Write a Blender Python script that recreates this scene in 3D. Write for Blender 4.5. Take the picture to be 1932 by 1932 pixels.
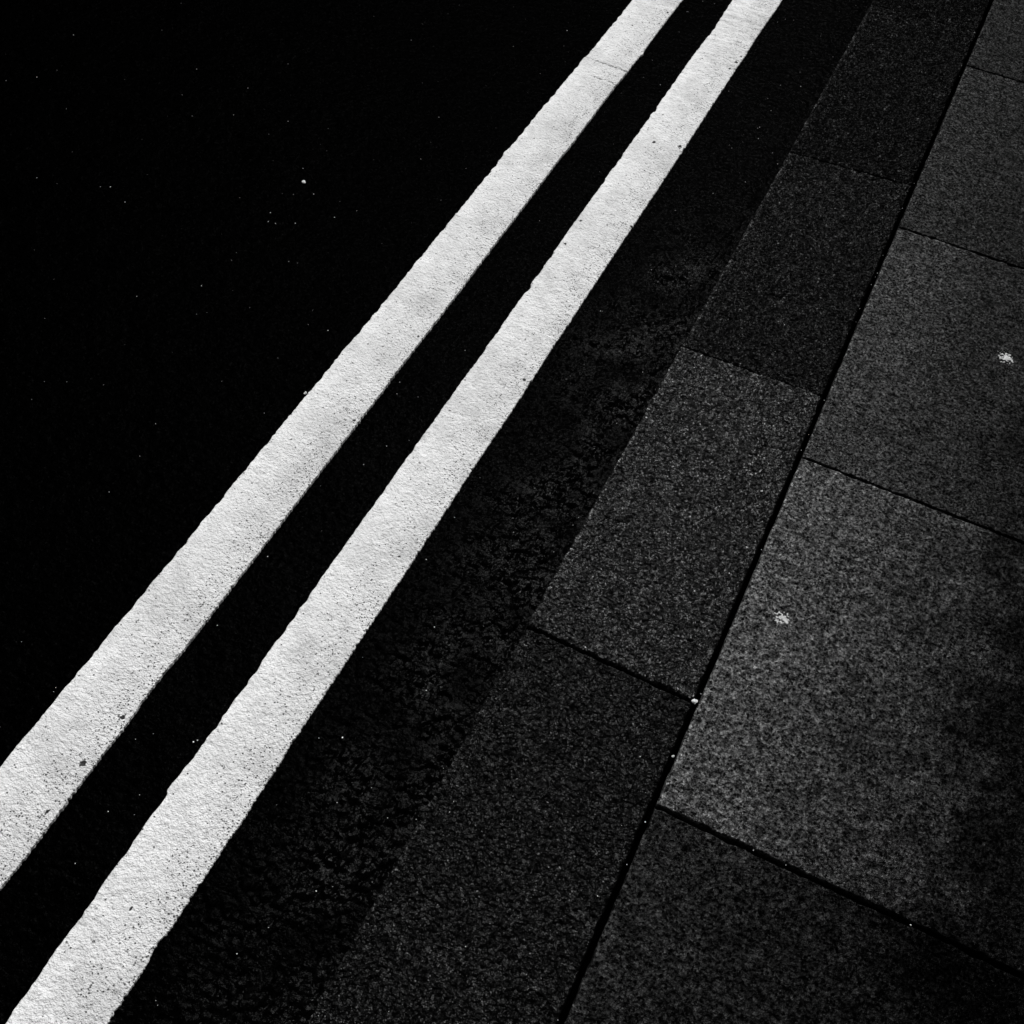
import bpy, math, random
import numpy as np
from mathutils import Matrix, Vector

# ------------------------------------------------------------------ camera, world, sun, exposure
SC = bpy.context.scene
COL = SC.collection
for o in list(bpy.data.objects):
    bpy.data.objects.remove(o)

YAW, PITCH, ROLL, HEIGHT = -0.345863, 0.909938, 0.118825, 1.30
cy, sy, cp, sp = math.cos(YAW), math.sin(YAW), math.cos(PITCH), math.sin(PITCH)
fwd = Vector((sy * cp, cy * cp, -sp))
rgt = Vector((cy, -sy, 0))
upv = rgt.cross(fwd)
cr, sr = math.cos(ROLL), math.sin(ROLL)
r2 = cr * rgt + sr * upv
u2 = -sr * rgt + cr * upv
cam = bpy.data.cameras.new('camera')
cam.sensor_fit = 'HORIZONTAL'
cam.sensor_width = 36.0
cam.lens = 36.0 * 2202.94 / 1932.0
cam.clip_start = 0.05
cam.clip_end = 500
co = bpy.data.objects.new('camera', cam)
COL.objects.link(co)
co.matrix_world = Matrix(((r2.x, u2.x, -fwd.x, 0), (r2.y, u2.y, -fwd.y, 0), (r2.z, u2.z, -fwd.z, HEIGHT), (0, 0, 0, 1)))
SC.camera = co

SUN_ELEV, SUN_AZ, SUN_POWER, SKY = 49.0, 12.0, 4.4, 0.05        # azimuth: degrees from +Y (up the street) towards the road
sun = bpy.data.lights.new('sun', 'SUN')
sun.energy = SUN_POWER
sun.angle = math.radians(0.5)
sun.color = (1.0, 1.0, 1.0)
so = bpy.data.objects.new('sun', sun)
COL.objects.link(so)
e, a = math.radians(SUN_ELEV), math.radians(SUN_AZ)
sdir = Vector((-math.sin(a) * math.cos(e), math.cos(a) * math.cos(e), math.sin(e)))
so.location = sdir * 20
so.rotation_euler = sdir.to_track_quat('Z', 'Y').to_euler()

world = bpy.data.worlds.new('World')
SC.world = world
world.use_nodes = True
wn, wl = world.node_tree.nodes, world.node_tree.links
wn.clear()
sky = wn.new('ShaderNodeTexSky')
sky.sky_type = 'NISHITA'
sky.sun_disc = False
sky.sun_elevation = e
sky.sun_rotation = -a
grey = wn.new('ShaderNodeRGBToBW')            # the photograph is black and white
bg = wn.new('ShaderNodeBackground')
bg.inputs['Strength'].default_value = SKY
wo = wn.new('ShaderNodeOutputWorld')
wl.new(sky.outputs[0], grey.inputs[0])
wl.new(grey.outputs[0], bg.inputs['Color'])
wl.new(bg.outputs[0], wo.inputs[0])

SC.view_settings.view_transform = 'Standard'
SC.view_settings.look = 'None'
SC.view_settings.exposure = 0.0
SC.view_settings.gamma = 1.0
SC.view_settings.use_curve_mapping = False

# ------------------------------------------------------------------ noise in numpy
RNG = np.random.RandomState(7)
PERM = np.concatenate([RNG.permutation(4096)] * 2).astype(np.int64)
RV = [RNG.rand(4096) for _ in range(4)]
GA = RNG.rand(4096) * 2 * np.pi
GX, GY = np.cos(GA), np.sin(GA)

def hsh(ix, iy, seed=0):
    return PERM[(PERM[(ix + seed * 131) & 4095] + iy) & 4095]

def perlin(x, y, seed=0):
    ix = np.floor(x).astype(np.int64); iy = np.floor(y).astype(np.int64)
    fx = x - ix; fy = y - iy
    u = fx * fx * fx * (fx * (fx * 6 - 15) + 10); v = fy * fy * fy * (fy * (fy * 6 - 15) + 10)
    def g(dx, dy):
        h = hsh(ix + dx, iy + dy, seed)
        return GX[h] * (fx - dx) + GY[h] * (fy - dy)
    a0 = g(0, 0); a1 = g(1, 0); b0 = g(0, 1); b1 = g(1, 1)
    return 1.5 * ((a0 + u * (a1 - a0)) * (1 - v) + (b0 + u * (b1 - b0)) * v)

def fbm(x, y, octs=3, seed=0):
    s = 0; amp = 1.0
    for k in range(octs):
        s = s + amp * perlin(x * 2 ** k, y * 2 ** k, seed + k * 17)
        amp *= 0.5
    return s

def worley(x, y, seed=0):
    """distance to the nearest and second nearest point and the nearest point's random value"""
    ix = np.floor(x).astype(np.int64); iy = np.floor(y).astype(np.int64)
    f1 = np.full(x.shape, 9.0); f2 = np.full(x.shape, 9.0); cid = np.zeros(x.shape)
    for dx in (-1, 0, 1):
        for dy in (-1, 0, 1):
            h = hsh(ix + dx, iy + dy, seed)
            px = ix + dx + 0.1 + 0.8 * RV[0][h]; py = iy + dy + 0.1 + 0.8 * RV[1][h]
            d = np.hypot(x - px, y - py)
            near = d < f1
            f2 = np.where(near, f1, np.minimum(f2, d))
            cid = np.where(near, RV[2][h], cid)
            f1 = np.where(near, d, f1)
    return f1, f2, cid

def smooth(e0, e1, x):
    t = np.clip((x - e0) / (e1 - e0), 0, 1)
    return t * t * (3 - 2 * t)

# ------------------------------------------------------------------ mesh helpers
def grid_mesh(name, X, Y, Z, mat, parent=None, depth=None, attrs=None, mask=None):
    """a sheet of quads from three 2-D arrays; depth closes it into a solid block; mask keeps only some quads"""
    n, m = X.shape
    if depth is not None:
        def pad(A): return np.pad(A, 1, mode='edge')
        X, Y = pad(X), pad(Y)
        Zp = pad(Z)
        Zp[0, :] = Zp[-1, :] = Zp[:, 0] = Zp[:, -1] = depth
        Z = Zp
        if attrs:
            attrs = {k: pad(v) for k, v in attrs.items()}
        n, m = X.shape
    V = np.stack([X, Y, Z], -1).reshape(-1, 3).astype(np.float32)
    idx = np.arange(n * m).reshape(n, m)
    q = np.stack([idx[:-1, :-1], idx[1:, :-1], idx[1:, 1:], idx[:-1, 1:]], -1)
    if mask is not None:
        q = q[mask]
    q = q.reshape(-1, 4)
    if depth is not None:
        q = np.concatenate([q, [[idx[0, 0], idx[0, -1], idx[-1, -1], idx[-1, 0]]]])
    me = bpy.data.meshes.new(name)
    me.vertices.add(len(V)); me.vertices.foreach_set('co', V.ravel())
    me.loops.add(q.size); me.loops.foreach_set('vertex_index', q.ravel().astype(np.int32))
    me.polygons.add(len(q)); me.polygons.foreach_set('loop_start', np.arange(0, q.size, 4, dtype=np.int32))
    me.polygons.foreach_set('use_smooth', np.ones(len(q), dtype=bool))
    if attrs:
        for k, v in attrs.items():
            at = me.attributes.new(k, 'FLOAT', 'POINT')
            at.data.foreach_set('value', v.ravel().astype(np.float32))
    me.update(calc_edges=True)
    me.materials.append(mat)
    o = bpy.data.objects.new(name, me)
    COL.objects.link(o)
    if parent:
        o.parent = parent
    return o

def empty(name, loc=(0, 0, 0)):
    o = bpy.data.objects.new(name, None)
    COL.objects.link(o); o.location = loc
    o.empty_display_size = 0.1
    return o

def tag(o, label=None, category=None, group=None, kind=None):
    if label: o['label'] = label
    if category: o['category'] = category
    if group: o['group'] = group
    if kind: o['kind'] = kind
    return o

# ------------------------------------------------------------------ material helpers
class Mat:
    def __init__(s, name):
        s.m = bpy.data.materials.new(name); s.m.use_nodes = True
        s.t = s.m.node_tree; s.t.nodes.clear()
        s.out = s.n('ShaderNodeOutputMaterial'); s.b = s.n('ShaderNodeBsdfPrincipled')
        s.t.links.new(s.b.outputs[0], s.out.inputs[0])
        s.pos = s.n('ShaderNodeNewGeometry').outputs['Position']
    def n(s, t, **kw):
        x = s.t.nodes.new(t)
        for k, v in kw.items(): setattr(x, k, v)
        return x
    def link(s, a, b):
        if hasattr(a, 'links'): s.t.links.new(a, b)
        else: b.default_value = a
    def noise(s, scale, detail=2.0, rough=0.5, vec=None, out='Fac'):
        x = s.n('ShaderNodeTexNoise'); s.link(vec or s.pos, x.inputs['Vector'])
        x.inputs['Scale'].default_value = scale; x.inputs['Detail'].default_value = detail; x.inputs['Roughness'].default_value = rough
        return x.outputs[out]
    def voro(s, scale, out='Distance', feature='F1', vec=None):
        x = s.n('ShaderNodeTexVoronoi', feature=feature); s.link(vec or s.pos, x.inputs['Vector'])
        x.inputs['Scale'].default_value = scale
        return x.outputs[out]
    def map(s, v, a, b, c=0.0, d=1.0, smoothstep=False):
        x = s.n('ShaderNodeMapRange'); x.clamp = True
        if smoothstep: x.interpolation_type = 'SMOOTHSTEP'
        s.link(v, x.inputs[0])
        for i, k in enumerate((a, b, c, d)): s.link(k, x.inputs[i + 1])
        return x.outputs[0]
    def math(s, op, a, b=0.0, c=None):
        x = s.n('ShaderNodeMath', operation=op); s.link(a, x.inputs[0]); s.link(b, x.inputs[1])
        if c is not None: s.link(c, x.inputs[2])
        return x.outputs[0]
    def attr(s, name):
        x = s.n('ShaderNodeAttribute'); x.attribute_name = name
        return x.outputs['Fac']
    def bump(s, h, strength=1.0, dist=0.001, normal=None):
        x = s.n('ShaderNodeBump'); s.link(h, x.inputs['Height'])
        x.inputs['Strength'].default_value = strength; x.inputs['Distance'].default_value = dist
        if normal is not None: s.link(normal, x.inputs['Normal'])
        return x.outputs[0]
    def grey(s, v):
        if not hasattr(v, 'links'): return (v, v, v, 1)
        c = s.n('ShaderNodeCombineColor')
        for i in range(3): s.link(v, c.inputs[i])
        return c.outputs[0]
    def done(s, col, rough=0.4, spec=0.004, normal=None):
        """matt body plus a weak glossy layer"""
        d, g, add = s.n('ShaderNodeBsdfDiffuse'), s.n('ShaderNodeBsdfGlossy'), s.n('ShaderNodeAddShader')
        s.link(s.grey(col), d.inputs['Color']); s.link(s.grey(spec), g.inputs['Color']); s.link(rough, g.inputs['Roughness'])
        if normal is not None: s.link(normal, d.inputs['Normal']); s.link(normal, g.inputs['Normal'])
        s.link(d.outputs[0], add.inputs[0]); s.link(g.outputs[0], add.inputs[1]); s.link(add.outputs[0], s.out.inputs[0])
        s.t.nodes.remove(s.b)
        return s.m

def mat_asphalt():
    m = Mat('asphalt')
    nrm = m.bump(m.noise(230, 3, 0.6), 1.0, 0.0018)
    xyz = m.n('ShaderNodeSeparateXYZ'); m.link(m.pos, xyz.inputs[0])
    wob = m.math('MULTIPLY_ADD', m.noise(7, 4), 0.16, xyz.outputs[0])
    road_falloff = m.map(wob, -0.85, -0.12, 0.0, 1.0, True)                 # light falloff painted into the road, paler towards the gutter
    coarse = m.attr('coarse')
    road_falloff = m.math('MULTIPLY', road_falloff, m.math('MULTIPLY_ADD', coarse, 0.78, 0.22))
    base = m.math('MULTIPLY_ADD', road_falloff, 0.0004, 0.0001)
    grain = m.map(m.noise(260, 4, 0.75), 0.38, 0.66, 0.0, 2.4)
    sep = m.n('ShaderNodeSeparateColor'); m.link(m.voro(92, 'Color'), sep.inputs[0])
    stone = m.map(sep.outputs[0], 0.0, 1.0, 0.4, 1.6)
    base = m.math('MULTIPLY', m.math('MULTIPLY', base, stone), grain)
    gl = m.math('MULTIPLY_ADD', m.math('POWER', road_falloff, 1.5), 0.0030, 0.00016)
    return m.done(base, 0.22, m.math('MULTIPLY', gl, m.map(m.noise(180, 3, 0.7), 0.38, 0.66, 0.2, 2.0)), nrm)

def mat_granite(name, tone, gloss):
    m = Mat(name)
    lit_rim = m.attr('lit_rim')
    nrm = m.bump(m.noise(230, 2, 0.55), 1.0, 0.0046)
    v = m.noise(260, 3, 0.7)
    sep = m.n('ShaderNodeSeparateColor'); m.link(m.voro(300, 'Color'), sep.inputs[0])
    k = m.math('MULTIPLY_ADD', lit_rim, 2.6, 1.0)
    base = m.math('MULTIPLY', m.math('MULTIPLY', m.map(v, 0.38, 0.64, 0.1 * tone, 2.2 * tone), m.map(sep.outputs[0], 0, 1, 0.3, 1.7)), m.math('MULTIPLY_ADD', lit_rim, 6.0, 1.0))
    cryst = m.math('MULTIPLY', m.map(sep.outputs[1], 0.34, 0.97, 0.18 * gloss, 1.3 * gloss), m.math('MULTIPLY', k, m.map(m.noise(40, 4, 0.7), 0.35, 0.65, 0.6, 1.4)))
    return m.done(base, m.map(sep.outputs[2], 0, 1, 0.24, 0.37), cryst, nrm)

def mat_slab(name, tone, dirt_falloff, gloss):
    m = Mat(name)
    vec = m.n('ShaderNodeVectorMath', operation='MULTIPLY_ADD')
    m.link(m.noise(200, 2, out='Color'), vec.inputs[0]); vec.inputs[1].default_value = (0.004, 0.004, 0.004); m.link(m.pos, vec.inputs[2])
    pv = vec.outputs[0]
    sp_ = m.n('ShaderNodeSeparateColor'); m.link(m.voro(210, 'Color', vec=pv), sp_.inputs[0])
    pit = m.math('MAXIMUM', m.map(m.voro(210, vec=pv), 0.14, 0.40, 0.0, 1.0, True), m.map(sp_.outputs[0], 0.46, 0.50, 1.0, 0.0))      # only some cells hold a pit
    h = m.math('MULTIPLY_ADD', pit, 0.35, m.noise(190, 3, 0.6))
    nrm = m.bump(h, 1.0, 0.0036)
    xyz = m.n('ShaderNodeSeparateXYZ'); m.link(m.pos, xyz.inputs[0])
    big = m.noise(9, 5, 0.7); fine = m.noise(230, 4, 0.75); mid = m.noise(95, 4, 0.75)
    t = m.math('MULTIPLY', m.map(fine, 0.40, 0.62, 0.15, 1.85), m.map(mid, 0.40, 0.60, 0.45, 1.5))
    t = m.math('MULTIPLY', t, m.map(m.noise(46, 5, 0.85), 0.43, 0.50, 0.55, 1.08))
    light_falloff = m.math('SUBTRACT', m.math('MULTIPLY', big, 0.36), m.map(xyz.outputs[0], 0.0, 0.50, -0.07, 0.30))       # light falloff painted darker away from the kerb, broken by grime blotches
    falloff_tone = m.map(light_falloff, -0.02, 0.23, 1.0 - dirt_falloff, 1.0)
    t = m.math('MULTIPLY', t, falloff_tone)
    t = m.math('MULTIPLY', t, m.map(pit, 0, 1, 0.15, 1.0))
    lim = m.map(m.noise(26, 2), 0.55, 0.75, 0.0, 0.15)
    fleck = m.math('LESS_THAN', m.voro(95, vec=pv), lim)
    t = m.math('MULTIPLY', t, m.math('MULTIPLY_ADD', m.attr('lit_rim'), 1.3, 1.0))
    base = m.math('MULTIPLY', t, m.math('MULTIPLY_ADD', fleck, 1.0 * tone, tone))
    return m.done(base, 0.29, m.math('MULTIPLY', t, gloss), nrm)

def mat_paint():
    m = Mat('road_paint')
    edge, chip, fold = m.attr('across'), m.attr('chip'), m.attr('fold')
    a = m.noise(240, 3, 0.62); b = m.noise(600, 2, 0.6)
    coarse = m.map(m.math('MULTIPLY_ADD', m.noise(18, 3), 0.6, edge), 0.3, 1.05, 0.62, 1.05)
    h = m.math('MULTIPLY', m.math('MULTIPLY_ADD', b, 0.4, a), coarse)
    sp_ = m.n('ShaderNodeSeparateColor'); m.link(m.voro(330, 'Color'), sp_.inputs[0])
    dens = m.math('MULTIPLY', m.map(edge, 0.35, 1.0, 0.02, 0.42), m.map(m.noise(26, 4, 0.6), 0.42, 0.66, 0.1, 1.7))
    dens = m.math('ADD', dens, m.math('MULTIPLY', m.map(edge, 0.925, 0.96, 0.0, 0.5), m.map(m.noise(38, 3, 0.6), 0.48, 0.62, 0.0, 1.0)))
    hole = m.math('MULTIPLY', m.math('LESS_THAN', sp_.outputs[0], dens), m.map(m.voro(330), 0.2, 0.42, 1.0, 0.0, True))
    s2 = m.n('ShaderNodeSeparateColor'); m.link(m.voro(120, 'Color'), s2.inputs[0])
    big = m.math('MULTIPLY', m.math('LESS_THAN', s2.outputs[0], 0.035), m.map(m.math('ADD', m.voro(120), m.math('MULTIPLY', m.noise(300, 2), 0.3)), 0.26, 0.38, 0.75, 0.0))
    hole = m.math('MAXIMUM', hole, big)                                # some larger gouges
    h = m.math('SUBTRACT', h, m.math('MULTIPLY', hole, 0.8))
    nrm = m.bump(h, 1.0, 0.0042)
    tone = m.map(m.noise(38, 4, 0.65), 0.3, 0.7, 0.60, 0.77)
    tone = m.math('MULTIPLY', tone, m.map(m.noise(330, 3, 0.7), 0.34, 0.56, 0.80, 1.0))
    tone = m.math('MULTIPLY', tone, m.map(m.noise(9, 5, 0.68), 0.36, 0.52, 0.80, 1.0))
    tone = m.math('MULTIPLY', tone, m.map(m.noise(110, 4, 0.7), 0.30, 0.42, 0.72, 1.0))
    tone = m.math('MULTIPLY', tone, m.map(hole, 0, 1, 1.0, 0.18))
    tone = m.math('MULTIPLY', tone, m.map(chip, 0.42, 0.62, 1.0, 0.07))
    return m.done(tone, 0.42, m.map(chip, 0.4, 0.6, 0.048, 0.0), nrm)

def mat_plain(name, v, rough=0.5, spec=0.0, bump=0.0):
    m = Mat(name)
    nz = m.noise(300, 3, 0.6)
    base = m.map(nz, 0.3, 0.7, v * 0.75, v * 1.15)
    return m.done(base, rough, spec, m.bump(nz, 0.7, 0.001))
FAR_LEFT = [(0.325,-0.7106),(0.340,-0.7124),(0.365,-0.7130),(0.383,-0.7089),(0.398,-0.7111),(0.418,-0.7105),(0.440,-0.7125),(0.459,-0.7087),(0.467,-0.7122),(0.500,-0.7099),(0.541,-0.7126),(0.565,-0.7108),(0.597,-0.7095),(0.616,-0.7114),(0.638,-0.7099),(0.740,-0.7111),(0.763,-0.7097),(0.798,-0.7109),(0.854,-0.7110),(0.900,-0.7104),(0.943,-0.7118),(0.989,-0.7104),(1.026,-0.7094),(1.064,-0.7096),(1.070,-0.7065),(1.088,-0.7105),(1.117,-0.7104),(1.149,-0.7076),(1.190,-0.7082),(1.219,-0.7083),(1.281,-0.7068),(1.364,-0.7103),(1.383,-0.7076),(1.442,-0.7096),(1.510,-0.7099),(1.520,-0.7127),(1.530,-0.7071),(1.576,-0.7106),(1.619,-0.7116),(1.669,-0.7126),(1.708,-0.7146),(1.739,-0.7123),(1.791,-0.7129),(1.881,-0.7134),(1.941,-0.7111),(2.012,-0.7101),(2.035,-0.7099),(2.080,-0.7129),(2.099,-0.7081),(2.140,-0.7088),(2.231,-0.7090),(2.315,-0.7098),(2.347,-0.7092)]
FAR_RIGHT = [(0.212,-0.6160),(0.226,-0.6161),(0.241,-0.6144),(0.266,-0.6147),(0.313,-0.6173),(0.367,-0.6176),(0.396,-0.6182),(0.413,-0.6181),(0.424,-0.6145),(0.433,-0.6159),(0.467,-0.6191),(0.519,-0.6193),(0.589,-0.6150),(0.633,-0.6153),(0.689,-0.6154),(0.726,-0.6142),(0.766,-0.6157),(0.833,-0.6165),(0.907,-0.6153),(0.983,-0.6150),(1.062,-0.6142),(1.111,-0.6175),(1.164,-0.6154),(1.229,-0.6141),(1.244,-0.6135),(1.339,-0.6135),(1.420,-0.6146),(1.468,-0.6156),(1.546,-0.6154),(1.592,-0.6166),(1.658,-0.6176),(1.734,-0.6185),(1.795,-0.6150),(1.814,-0.6150),(1.906,-0.6170),(2.008,-0.6185),(2.048,-0.6168),(2.076,-0.6136),(2.093,-0.6168),(2.128,-0.6163),(2.160,-0.6114),(2.179,-0.6145),(2.238,-0.6169),(2.313,-0.6182),(2.407,-0.6167)]
NEAR_LEFT = [(0.104,-0.5214),(0.114,-0.5208),(0.119,-0.5237),(0.140,-0.5202),(0.166,-0.5222),(0.188,-0.5242),(0.209,-0.5210),(0.219,-0.5234),(0.228,-0.5208),(0.248,-0.5218),(0.282,-0.5242),(0.299,-0.5230),(0.324,-0.5232),(0.347,-0.5239),(0.366,-0.5233),(0.381,-0.5203),(0.389,-0.5252),(0.397,-0.5267),(0.411,-0.5238),(0.421,-0.5246),(0.444,-0.5222),(0.465,-0.5237),(0.495,-0.5226),(0.525,-0.5215),(0.547,-0.5204),(0.589,-0.5218),(0.613,-0.5235),(0.642,-0.5196),(0.667,-0.5220),(0.700,-0.5216),(0.738,-0.5217),(0.788,-0.5213),(0.808,-0.5212),(0.825,-0.5215),(0.858,-0.5213),(0.888,-0.5201),(0.932,-0.5197),(0.968,-0.5226),(0.994,-0.5218),(1.023,-0.5203),(1.053,-0.5182),(1.066,-0.5197),(1.104,-0.5194),(1.150,-0.5202),(1.192,-0.5176),(1.233,-0.5184),(1.269,-0.5175),(1.323,-0.5189),(1.359,-0.5197),(1.395,-0.5159),(1.409,-0.5201),(1.437,-0.5174),(1.497,-0.5194),(1.547,-0.5202),(1.578,-0.5214),(1.627,-0.5192),(1.724,-0.5188),(1.744,-0.5230),(1.777,-0.5201),(1.839,-0.5212),(1.895,-0.5195),(1.952,-0.5185),(1.967,-0.5226),(1.980,-0.5165),(2.015,-0.5195),(2.093,-0.5198),(2.137,-0.5201),(2.226,-0.5198),(2.268,-0.5180),(2.326,-0.5165),(2.405,-0.5180),(2.470,-0.5191)]
NEAR_RIGHT = [(0.149,-0.4299),(0.184,-0.4298),(0.211,-0.4291),(0.238,-0.4315),(0.258,-0.4289),(0.294,-0.4290),(0.330,-0.4284),(0.368,-0.4298),(0.385,-0.4273),(0.398,-0.4258),(0.433,-0.4286),(0.465,-0.4277),(0.498,-0.4299),(0.732,-0.4278),(0.789,-0.4258),(0.847,-0.4272),(0.905,-0.4274),(0.963,-0.4281),(1.023,-0.4293),(1.060,-0.4274),(1.131,-0.4253),(1.178,-0.4256),(1.225,-0.4266),(1.288,-0.4293),(1.344,-0.4252),(1.400,-0.4278),(1.468,-0.4267),(1.546,-0.4265),(1.622,-0.4261),(1.664,-0.4250),(1.737,-0.4240),(1.925,-0.4241),(1.969,-0.4248),(2.004,-0.4251),(2.061,-0.4262),(2.133,-0.4256),(2.221,-0.4260),(2.270,-0.4235),(2.286,-0.4249),(2.345,-0.4277),(2.401,-0.4254),(2.481,-0.4233),(2.531,-0.4235)]
M_ASPHALT = mat_asphalt()
M_PAINT = mat_paint()
M_EARTH = mat_plain('joint_bed', 0.004)
M_GRIT = mat_plain('pale_grit', 0.85, 0.3, 0.01)
M_PEBBLE = mat_plain('pale_pebble', 0.55, 0.3, 0.01)
M_SPLAT = mat_plain('dried_splat', 0.5, 0.5, 0.005)

# ------------------------------------------------------------------ ground and road
g = 120.0
gx, gy = np.meshgrid(np.linspace(-g, g, 13), np.linspace(-g, g, 13))
tag(grid_mesh('ground', gx, gy, np.full(gx.shape, -0.045), M_EARTH), kind='structure')

KL, KR = -0.246, -0.0100          # left and right edge of the kerb
ROAD_Z = -0.006

def coarse_patch(X, Y):
    """where the surfacing is open and stony: the gutter, mostly its nearer stretch"""
    g = smooth(-0.44, -0.30, X + 0.03 * perlin(X * 6, Y * 6, 2)) * smooth(2.0, 1.15, Y + 0.25 * perlin(X * 4, Y * 4, 6))
    return np.clip(g * (0.6 + 0.8 * fbm(X * 11, Y * 11, 3, 8) ), 0, 1)

def road_height(X, Y):
    """rolled asphalt: stones standing out of the binder, more of them in the gutter strip beside the kerb"""
    warp = 0.35 * perlin(X * 90, Y * 90, 3)
    f1, f2, cid = worley(X * 78 + warp, Y * 88 + warp, 5)
    dome = np.sqrt(np.clip(1 - (f1 / 0.62) ** 2, 0, 1)) * (0.25 + 0.75 * cid) * smooth(0.0, 0.12, f2 - f1)
    g1, g2, gid = worley(X * 190, Y * 190, 9)
    small = np.sqrt(np.clip(1 - (g1 / 0.6) ** 2, 0, 1)) * gid
    rough = 0.36 + 0.9 * coarse_patch(X, Y)
    z = ROAD_Z + 0.0060 * rough * (dome - 0.45) * (cid > 0.25) + 0.0018 * rough * small
    z = z - 0.0022 * smooth(-0.275, -0.25, X) * smooth(0.5, 1.0, Y)
    z = z + 0.0008 * fbm(X * 14, Y * 14, 3, 21) + 0.0003 * fbm(X * 260, Y * 260, 1, 31) * rough
    return z

xs = np.concatenate([-0.60 - np.cumsum(0.05 * 1.28 ** np.arange(26))[::-1] - 1.35,
                     np.arange(-1.95, -0.74, 0.0045), np.arange(-0.74, -0.44, 0.0035), np.arange(-0.44, KL + 0.012, 0.0019)])
ys = np.concatenate([0.0 - np.cumsum(0.02 * 1.35 ** np.arange(24))[::-1], np.arange(0, 2.95, 0.0026), 2.95 + np.cumsum(0.02 * 1.35 ** np.arange(24))])
RX, RY = np.meshgrid(xs, ys)
RZ = road_height(RX, RY)
inside = (RX > -2.2) & (RY > -0.3) & (RY < 3.2)
RZ = np.where(inside, RZ, ROAD_Z)
tag(grid_mesh('road', RX, RY, RZ, M_ASPHALT, attrs={'coarse': coarse_patch(RX, RY)}), kind='structure')

# ------------------------------------------------------------------ kerb and pavement
def stone(name, corners, mat, parent, step, hfun, arris, bump_edge, depth=-0.07, rim_amt=1.0):
    """one block: corners (x,y) in order low-left, low-right, high-right, high-left; worn edges and a painted lit rim; solid"""
    (ax, ay), (bx, by), (cx, cy_), (dx, dy) = corners
    W = math.hypot(bx - ax, by - ay); L = math.hypot(dx - ax, dy - ay)
    def axis(n):
        k = max(4, int(n / step))
        core = np.linspace(0.006, n - 0.006, k)
        lo = np.array([0, 0.0008, 0.0018, 0.0032, 0.0045])
        return np.concatenate([lo, core, n - lo[::-1]])
    u = axis(W) / W; v = axis(L) / L
    U, V = np.meshgrid(u, v)
    X = (1 - U) * (1 - V) * ax + U * (1 - V) * bx + U * V * cx + (1 - U) * V * dx
    Y = (1 - U) * (1 - V) * ay + U * (1 - V) * by + U * V * cy_ + (1 - U) * V * dy
    dl, dr, db, dt = U * W, (1 - U) * W, V * L, (1 - V) * L
    wob = lambda s, sd: bump_edge * (fbm(X * s, Y * s, 3, sd) + 0.15)
    X = X + wob(45, 41) * (np.exp(-dl / 0.006) ) - wob(45, 43) * np.exp(-dr / 0.006)
    Y = Y + wob(45, 47) * (np.exp(-db / 0.006)) - wob(45, 49) * np.exp(-dt / 0.006)
    d = np.minimum(np.minimum(dl, dr), np.minimum(db, dt))
    ar = arris * (1 + 0.7 * fbm(X * 60, Y * 60, 2, 53))
    t = np.clip(1 - d / np.maximum(ar, 0.0006), 0, 1)
    Z = hfun(X, Y) - np.clip(ar, 0.0005, 1) * (1 - np.sqrt(np.clip(1 - t * t, 0, 1)))
    lit_rim = rim_amt * np.exp(-np.minimum(dl, dt * 1.8) / 0.0030) * np.clip(0.95 + 0.9 * fbm(X * 40, Y * 40, 3, 57), 0.1, 1.8)  # catch-light painted as a paler, glossier rim on left and far edges
    return grid_mesh(name, X, Y, Z, mat, parent, depth=depth, attrs={'lit_rim': lit_rim})

def kerb_height(seed, dz=0.0, tilt=0.0):
    def f(X, Y):
        wx = X + 0.0012 * perlin(X * 300, Y * 300, 71); wy = Y + 0.0012 * perlin(X * 300, Y * 300, 73)
        n = perlin(wx * 190, wy * 230, seed) + 0.45 * perlin(wx * 330, wy * 380, seed + 3)
        r = 1 - np.abs(perlin(wx * 95, wy * 125, seed + 5))
        return dz + tilt * (X + 0.13) + 0.0017 * n + 0.0024 * r - 0.0016 + 0.0007 * fbm(X * 18, Y * 18, 2, seed + 9)
    return f

def slab_height(seed, dz=0.0):
    def f(X, Y):
        n = fbm(X * 120, Y * 120, 3, 61 + seed) + 0.9 * np.abs(fbm(X * 52, Y * 62, 2, 69 + seed))
        return dz + 0.0010 * n + 0.0008 * fbm(X * 9, Y * 9, 2, 63 + seed)
    return f

kerb = tag(empty('kerb'), kind='structure')
# y of the joints at the left and the right edge, level, tone and gloss of each stone
KJ = [(-1.05, -1.05), (-0.435, -0.435), (0.187, 0.185), (0.7896, 0.786), (1.387, 1.392), (1.990, 2.008), (2.622, 2.631), (3.235, 3.24), (3.85, 3.85)]
KT = [0.002, 0.002, 0.0012, 0.0022, 0.0009, 0.0006, 0.0005, 0.001]  # stone variation, upper ones also darkened to paint in light falloff
KS = [0.01, 0.01, 0.0125, 0.0270, 0.0082, 0.0048, 0.0036, 0.006]
KZ = [0, 0, -0.0015, 0.0005, -0.0008, 0.0, -0.0006, 0]
KG = [0.004, 0.004, 0.004, 0.0027, 0.0022, 0.0010, 0.0014, 0.003]
for i in range(len(KJ) - 1):
    (l0, q0), (l1, q1) = KJ[i], KJ[i + 1]
    g0 = KG[i] / 2; g1 = KG[min(i + 1, len(KG) - 1)] / 2
    seen = 2 <= i <= 6
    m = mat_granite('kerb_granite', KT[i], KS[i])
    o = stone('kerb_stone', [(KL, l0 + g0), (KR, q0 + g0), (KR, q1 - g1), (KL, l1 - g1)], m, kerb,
              0.00145 if seen else 0.02, kerb_height(100 + 13 * i, KZ[i]), 0.0035, 0.0010, rim_amt=(0.55 if i < 3 else 0.8 if i == 3 else 1.8))
    if i == 3: pale_stone = o
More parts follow.
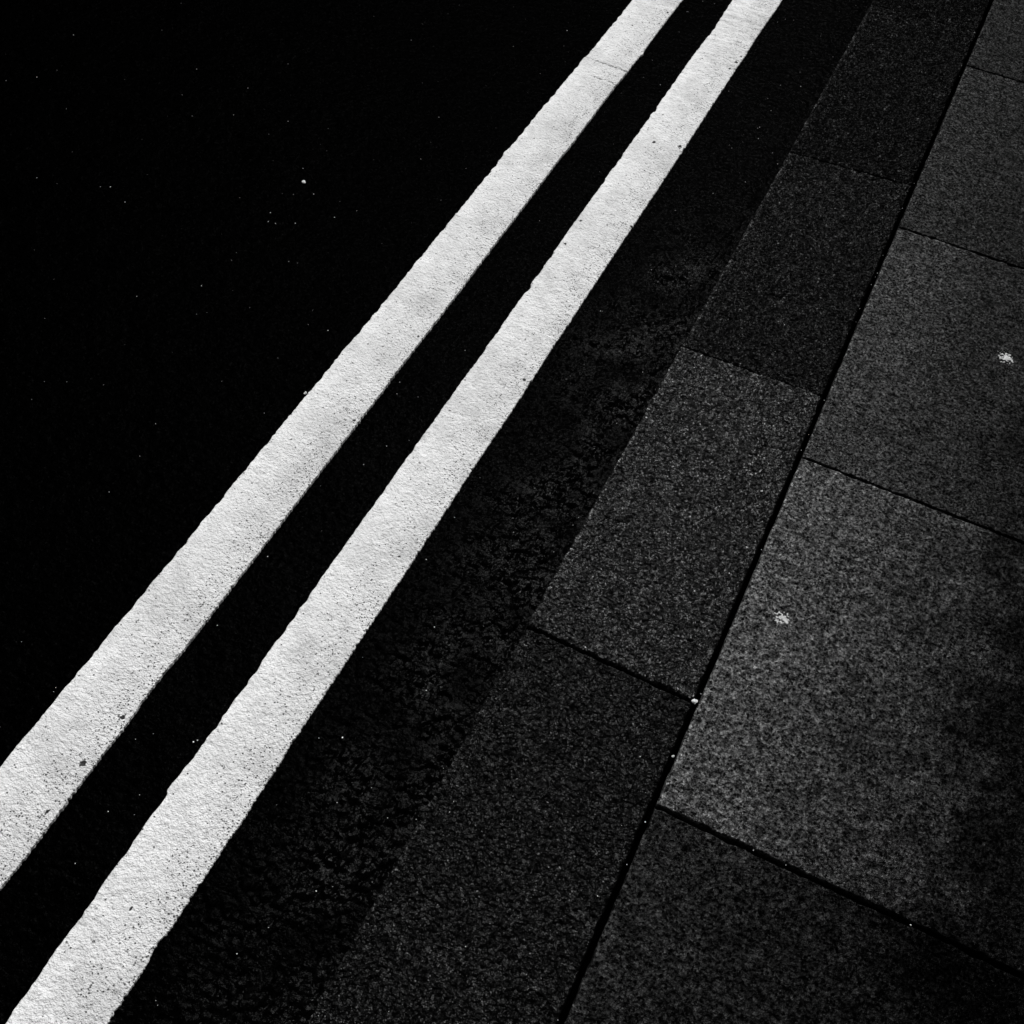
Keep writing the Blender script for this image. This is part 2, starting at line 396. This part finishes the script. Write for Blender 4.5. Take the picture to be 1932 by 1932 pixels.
tag(pale_stone, 'palest kerb stone, its edges standing clear of its neighbours')

pavement = tag(empty('pavement'), kind='structure')
SJ = [-1.22, -0.60, 0.015, 0.6325, 1.252, 1.874, 2.486, 3.10, 3.72]
SG = [0.005, 0.005, 0.006, 0.0048, 0.0045, 0.0045, 0.0035, 0.004, 0.004]
STN = [0.01, 0.01, 0.0055, 0.026, 0.014, 0.0078, 0.0065, 0.012]  # slab variation, farther ones also darkened to carry the light falloff
SGL = [0.004, 0.004, 0.0060, 0.0210, 0.0125, 0.0085, 0.0070, 0.005]
SDT = [0.6, 0.6, 0.88, 0.92, 0.82, 0.6, 0.5, 0.5]  # strength of the painted light falloff and grime on each slab
SZ = [0, 0, -0.0015, 0.001, 0, -0.0005, 0, 0]
SX0, SW = -0.0030, 0.617
SH = {}
for i in range(len(SJ) - 1):
    g0, g1 = SG[i] / 2, SG[i + 1] / 2
    m = mat_slab('slab_stone', STN[i], SDT[i], SGL[i])
    seen = 2 <= i <= 6
    for k in range(3):
        off = 0.0 if k != 1 else 0.31
        x0 = SX0 + k * (SW + 0.005)
        SH[i] = slab_height(i * 3, SZ[i]) if k == 0 else SH[i]
        stone('paving_slab', [(x0, SJ[i] + g0 + off), (x0 + SW, SJ[i] + g0 + off), (x0 + SW, SJ[i + 1] - g1 + off), (x0, SJ[i + 1] - g1 + off)],
              m, pavement, 0.0022 if (seen and k == 0) else 0.02, slab_height(i * 3 + k, SZ[i]), 0.0018, 0.0013)

# ------------------------------------------------------------------ the two painted lines
CHIPS = [(-0.4286, 1.6288, .0045), (-0.4829, 1.8851, .005), (-0.437, 1.1967, .004), (-0.6225, 1.1976, .0035), (-0.4462, 0.8103, .0028),
         (-0.4782, 0.2582, .003), (-0.6225, 0.9938, .004), (-0.6719, 2.2504, .003), (-0.6254, 2.2876, .0035), (-0.6284, 0.3722, .006),
         (-0.6273, 0.3067, .004), (-0.5124, 1.5978, .004), (-0.511, 1.5257, .004), (-0.4343, 2.235, .006), (-0.6253, 2.3399, .004),
         (-0.6486, 1.4591, .002), (-0.6248, 0.4416, .005), (-0.4349, 1.8976, .006), (-0.4375, 2.205, .004), (-0.432, 2.26, .004)]

def painted_line(name, left, right, step, seed, crinkle, overlap=None):
    la = np.array(left); ra = np.array(right)
    yy = np.concatenate([np.linspace(-2.5, -0.02, 60), np.arange(0, 2.92, 0.00155), np.linspace(2.94, 6, 60)])
    med = lambda a: np.median(a[:, 1])
    def edge(a, y):
        ye = np.concatenate([[a[0, 0] - 0.1], a[:, 0], [a[-1, 0] + 0.1]]); xe = np.concatenate([[med(a)], a[:, 1], [med(a)]])
        # rounded rather than pointed corners
        w = (np.interp(y - 0.003, ye, xe) + np.interp(y, ye, xe) + np.interp(y + 0.003, ye, xe)) / 3
        d = w - med(a)
        return med(a) + d * (0.32 + 0.6 * smooth(0.0022, 0.0045, np.abs(d)))
    z0 = np.zeros_like(yy)
    xl = edge(la, yy) + 0.0030 * np.abs(perlin(yy * 34, z0 + 3, seed)) + 0.0010 * np.abs(perlin(yy * 90, z0 + 3, seed + 5)) - 0.0009
    ragged = fbm(yy * 260, z0 + 9, 2, seed + 3)
    xr = edge(ra, yy) + 0.0007 * fbm(yy * 70, z0 + 5, 2, seed + 1) + 0.0011 * ragged - 0.0022 * np.clip(perlin(yy * 120, z0 + 1, seed + 7) - 0.35, 0, 1) * 2
    v = np.concatenate([[0, 0.006, 0.014, 0.025], np.linspace(0.04, 0.965, 62), [0.975, 0.985, 0.993, 1.0]])
    V, Y = np.meshgrid(v, yy)
    X = xl[:, None] * (1 - V) + xr[:, None] * V
    W = (xr - xl)[:, None]
    dl, dr = V * W, (1 - V) * W
    base = road_height(X, Y)
    th = 0.0034 + 0.0002 * fbm(X * 30, Y * 30, 3, seed + 11)
    rough = 0.25 + 0.75 * smooth(0.25, 0.95, V + 0.25 * fbm(X * 12, Y * 8, 2, seed + 13))
    z = ROAD_Z + 0.3 * (base - ROAD_Z) + th + 0.00042 * rough * fbm(X * 210, Y * 210, 3, seed + 15)
    z = z + 0.0005 * smooth(0.35, 0.7, perlin(X * 75, Y * 75, seed + 27)) - 0.0004 * smooth(0.4, 0.7, perlin(X * 55, Y * 90, seed + 29))
    # the trowel drags: shallow folds across the line
    fold = np.clip(fbm(X * 22, Y * 75, 3, seed + 19), -1, 1)
    z = z + fold * 0.00021 * crinkle(Y)
    if overlap:                       # one run of paint ends on top of the other
        yo = overlap[0] + overlap[1] * (X - X.mean()) + 0.0016 * fbm(X * 90, Y * 0, 3, seed + 21)
        z = z + 0.0026 * smooth(0.0024, -0.0004, Y - yo) - 0.0016 * np.exp(-((Y - yo - 0.0045) / 0.0025) ** 2)
        y2 = yo - 0.055
        z = z - 0.0006 * np.exp(-((Y - y2) / 0.0025) ** 2) * smooth(0.3, 0.6, V)
    z = z - 0.0022 * (1 - np.sqrt(np.clip(1 - np.clip(1 - dl / 0.0035, 0, 1) ** 2, 0, 1))) - 0.0006 * np.clip(1 - dr / 0.0012, 0, 1) ** 2
    chip = np.zeros_like(X)
    jit = 0.6 * fbm(X * 300, Y * 300, 2, seed + 23)
    for (cx, cyy, r) in CHIPS:
        rows = np.abs(Y[:, 0] - cyy) < 0.03
        d = np.hypot(X[rows] - cx, (Y[rows] - cyy) * 0.8) / (r * 0.62)
        chip[rows] = np.maximum(chip[rows], np.clip(1.0 - 0.5 * d + jit[rows] * 0.6, 0, 1) * (d < 2.2))
    if overlap:
        d = np.abs(Y - yo - 0.0022 - 0.0006 * jit)
        chip = np.maximum(chip, np.where(d < 0.0034, 0.85 + 0.9 * jit, 0) * smooth(0.05, 0.4, V))
        d = np.abs(Y - y2 - 0.003 * jit)
        chip = np.maximum(chip, np.where(d < 0.0024, 0.52 + 0.9 * jit, 0) * smooth(0.3, 0.6, V))
    z = z - 0.0010 * smooth(0.45, 0.65, chip)
    return grid_mesh(name, X, Y, z, M_PAINT, None, depth=-0.016, attrs={'across': V, 'chip': chip, 'fold': fold})

far = painted_line('painted_line', FAR_LEFT, FAR_RIGHT, 0, 200, lambda y: 0.4 + 0 * y, overlap=(2.078, -0.04))
tag(far, 'white painted line farther from the kerb, with a step where two coats overlap', 'road marking', 'double white lines painted along the kerb')
near = painted_line('painted_line', NEAR_LEFT, NEAR_RIGHT, 0, 300, lambda y: 0.4 + 4.5 * smooth(1.95, 2.35, y))
tag(near, 'white painted line on the road nearer to the kerb, wrinkled at its far end', 'road marking', 'double white lines painted along the kerb')

# ------------------------------------------------------------------ small things lying about
def pebble(name, x, y, z, r, seed, mat, parent=None, flat=0.7):
    rr = random.Random(seed)
    import bmesh
    bm = bmesh.new()
    bmesh.ops.create_icosphere(bm, subdivisions=2 if r > 0.0015 else 1, radius=r)
    ph = [rr.uniform(0, 6) for _ in range(4)]
    for v in bm.verts:
        c = v.co / r
        k = 1 + 0.22 * math.sin(3.1 * c.x + ph[0]) * math.cos(2.7 * c.y + ph[1]) + 0.14 * math.sin(5 * c.z + 4 * c.x + ph[2]) + rr.uniform(-.05, .05)
        v.co = Vector((c.x * r * k * 1.15, c.y * r * k * 0.95, c.z * r * k * flat))
    bmesh.ops.rotate(bm, verts=bm.verts, matrix=Matrix.Rotation(ph[3], 3, 'Z'))
    me = bpy.data.meshes.new(name); bm.to_mesh(me); bm.free()
    me.materials.append(mat)
    o = bpy.data.objects.new(name, me); COL.objects.link(o); o.location = (x, y, z)
    return o

ROADTOP = lambda x, y: float(road_height(np.array([[x]]), np.array([[y]]))[0, 0])
tag(pebble('pebble', -0.0085, 0.7868, 0.0, 0.0032, 3, M_PEBBLE), 'larger white pebble caught in the joint behind the palest kerb stone', 'pebble', 'white pebbles in the joint behind the kerb')
tag(pebble('pebble', -0.0066, 0.703, -0.001, 0.0018, 4, M_PEBBLE), 'small white pebble in the joint, next one down from the larger white pebble', 'pebble', 'white pebbles in the joint behind the kerb')
tag(pebble('stone_chip', -0.9854, 1.4476, ROADTOP(-0.9854, 1.4476) + 0.001, 0.0036, 5, M_PEBBLE, flat=0.5), 'white stone chip lying alone on the dark road left of the lines', 'stone chip')
tag(pebble('stone_chip', -0.7160, 1.0107, ROADTOP(-0.716, 1.0107) + 0.001, 0.0024, 6, M_PEBBLE), 'small white stone chip touching the outer edge of the farther line', 'stone chip')

def splat(name, cx, cyy, r, seed, hole, hf, stretch=(1, 1)):
    n = 90
    u = np.linspace(-1.5 * r, 1.5 * r, n)
    U, V = np.meshgrid(u, u)
    X, Y = cx + U, cyy + V
    rad = np.hypot(U / stretch[0], V / stretch[1]) / r
    nz = fbm(X * 260, Y * 260, 2, seed) ; lo = perlin(X * 130, Y * 130, seed + 2)
    val = 1.0 - rad + 0.35 * lo + hole * nz
    Z = hf(X, Y) + 0.0004 + 0.0008 * np.clip(val, 0, 0.6)
    keep = (val > 0.22)
    Z = np.where(keep, Z, hf(X, Y) - 0.0012)
    q = keep[:-1, :-1] | keep[1:, 1:]
    return grid_mesh(name, X, Y, Z, M_SPLAT, mask=q)

tag(splat('splat', 0.0551, 0.960, 0.0088, 11, 1.0, SH[3]), 'lower of the two white splats, speckled, on the slab beside the palest kerb stone', 'splat', 'white splats on the paving')
tag(splat('splat', 0.2377, 1.6264, 0.0105, 14, 0.9, SH[4], (1.15, 1.0)), 'upper of the two white splats on the paving, near the right edge', 'splat', 'white splats on the paving')

# glinting grit: uncountable crumbs strewn over the road, the kerb and in the joints
GP = [(-1.3432, 1.6418), (-1.5771, 1.4635), (-1.613, 1.6168), (-1.2625, 1.2661), (-1.2019, 1.5542), (-1.2253, 1.6384), (-1.2759, 1.2568), (-0.9903, 1.3465), (-0.9797, 1.3233), (-0.9673, 1.3256), (-0.9381, 1.3427), (-0.889, 1.3907), (-0.9855, 1.1331), (-0.9815, 1.2286), (-1.0311, 1.6085), (-0.7565, 1.1442), (-0.5763, 1.5618), (-0.3237, 2.0391), (-0.3372, 2.1491), (-0.2912, 2.2265), (-0.3788, 0.5422), (-0.5699, 0.3386), (-0.5332, 0.4546), (-0.5301, 0.4586)]
rr = random.Random(5)
pts = [(x, y, ROADTOP(x, y), rr.uniform(0.0009, 0.0013)) for x, y in GP]
while len(pts) < 330:
    x = -KL * 0 + rr.uniform(-1.7, KL); y = rr.uniform(0.15, 2.7)
    if -0.722 < x < -0.605 or -0.532 < x < -0.42: continue
    if x < -0.75 and rr.random() > math.exp((x + 0.75) * 1.6): continue
    pts.append((x, y, ROADTOP(x, y), rr.choice([0.00045, 0.0005, 0.0006, 0.0009])))
for k in range(18):
    y = rr.uniform(0.3, 2.6)
    pts.append((rr.uniform(-0.0105, -0.005), y, -0.004 + rr.uniform(-0.003, 0.003), rr.uniform(0.0004, 0.0009)))
for k in range(70):
    x, y = rr.uniform(KL, -0.015), rr.uniform(0.2, 2.7)
    pts.append((x, y, 0.0008, rr.choice([0.0003, 0.0004, 0.0006])))
for (x, y, r) in ((-0.0071, 0.608, 0.0010), (0.247, 1.2462, 0.0012), (0.12, 0.6335, 0.0008), (0.16, 0.6335, 0.0009), (0.31, 0.631, 0.0013)):
    pts.append((x, y, -0.001, r))
vs, fs = [], []
for (x, y, z, r) in pts:
    b = len(vs)
    for dx, dy, dz in ((1.2, 0, 0.2), (0, 1, 0), (-1, 0.2, 0.1), (0.1, -1, 0), (0.2, 0.1, 0.9), (0, 0, -1)):
        vs.append((x + r * dx * rr.uniform(.6, 1.3), y + r * dy * rr.uniform(.6, 1.3), z + r * 0.5 + r * dz * rr.uniform(.6, 1.2)))
    for q in ((0, 1, 4), (1, 2, 4), (2, 3, 4), (3, 0, 4), (1, 0, 5), (2, 1, 5), (3, 2, 5), (0, 3, 5)):
        fs.append(tuple(b + i for i in q))
me = bpy.data.meshes.new('grit'); me.from_pydata(vs, [], fs); me.materials.append(M_GRIT)
o = bpy.data.objects.new('grit', me); COL.objects.link(o)
tag(o, 'fine pale grit scattered over the dark road, kerb and joints', 'grit', kind='stuff')
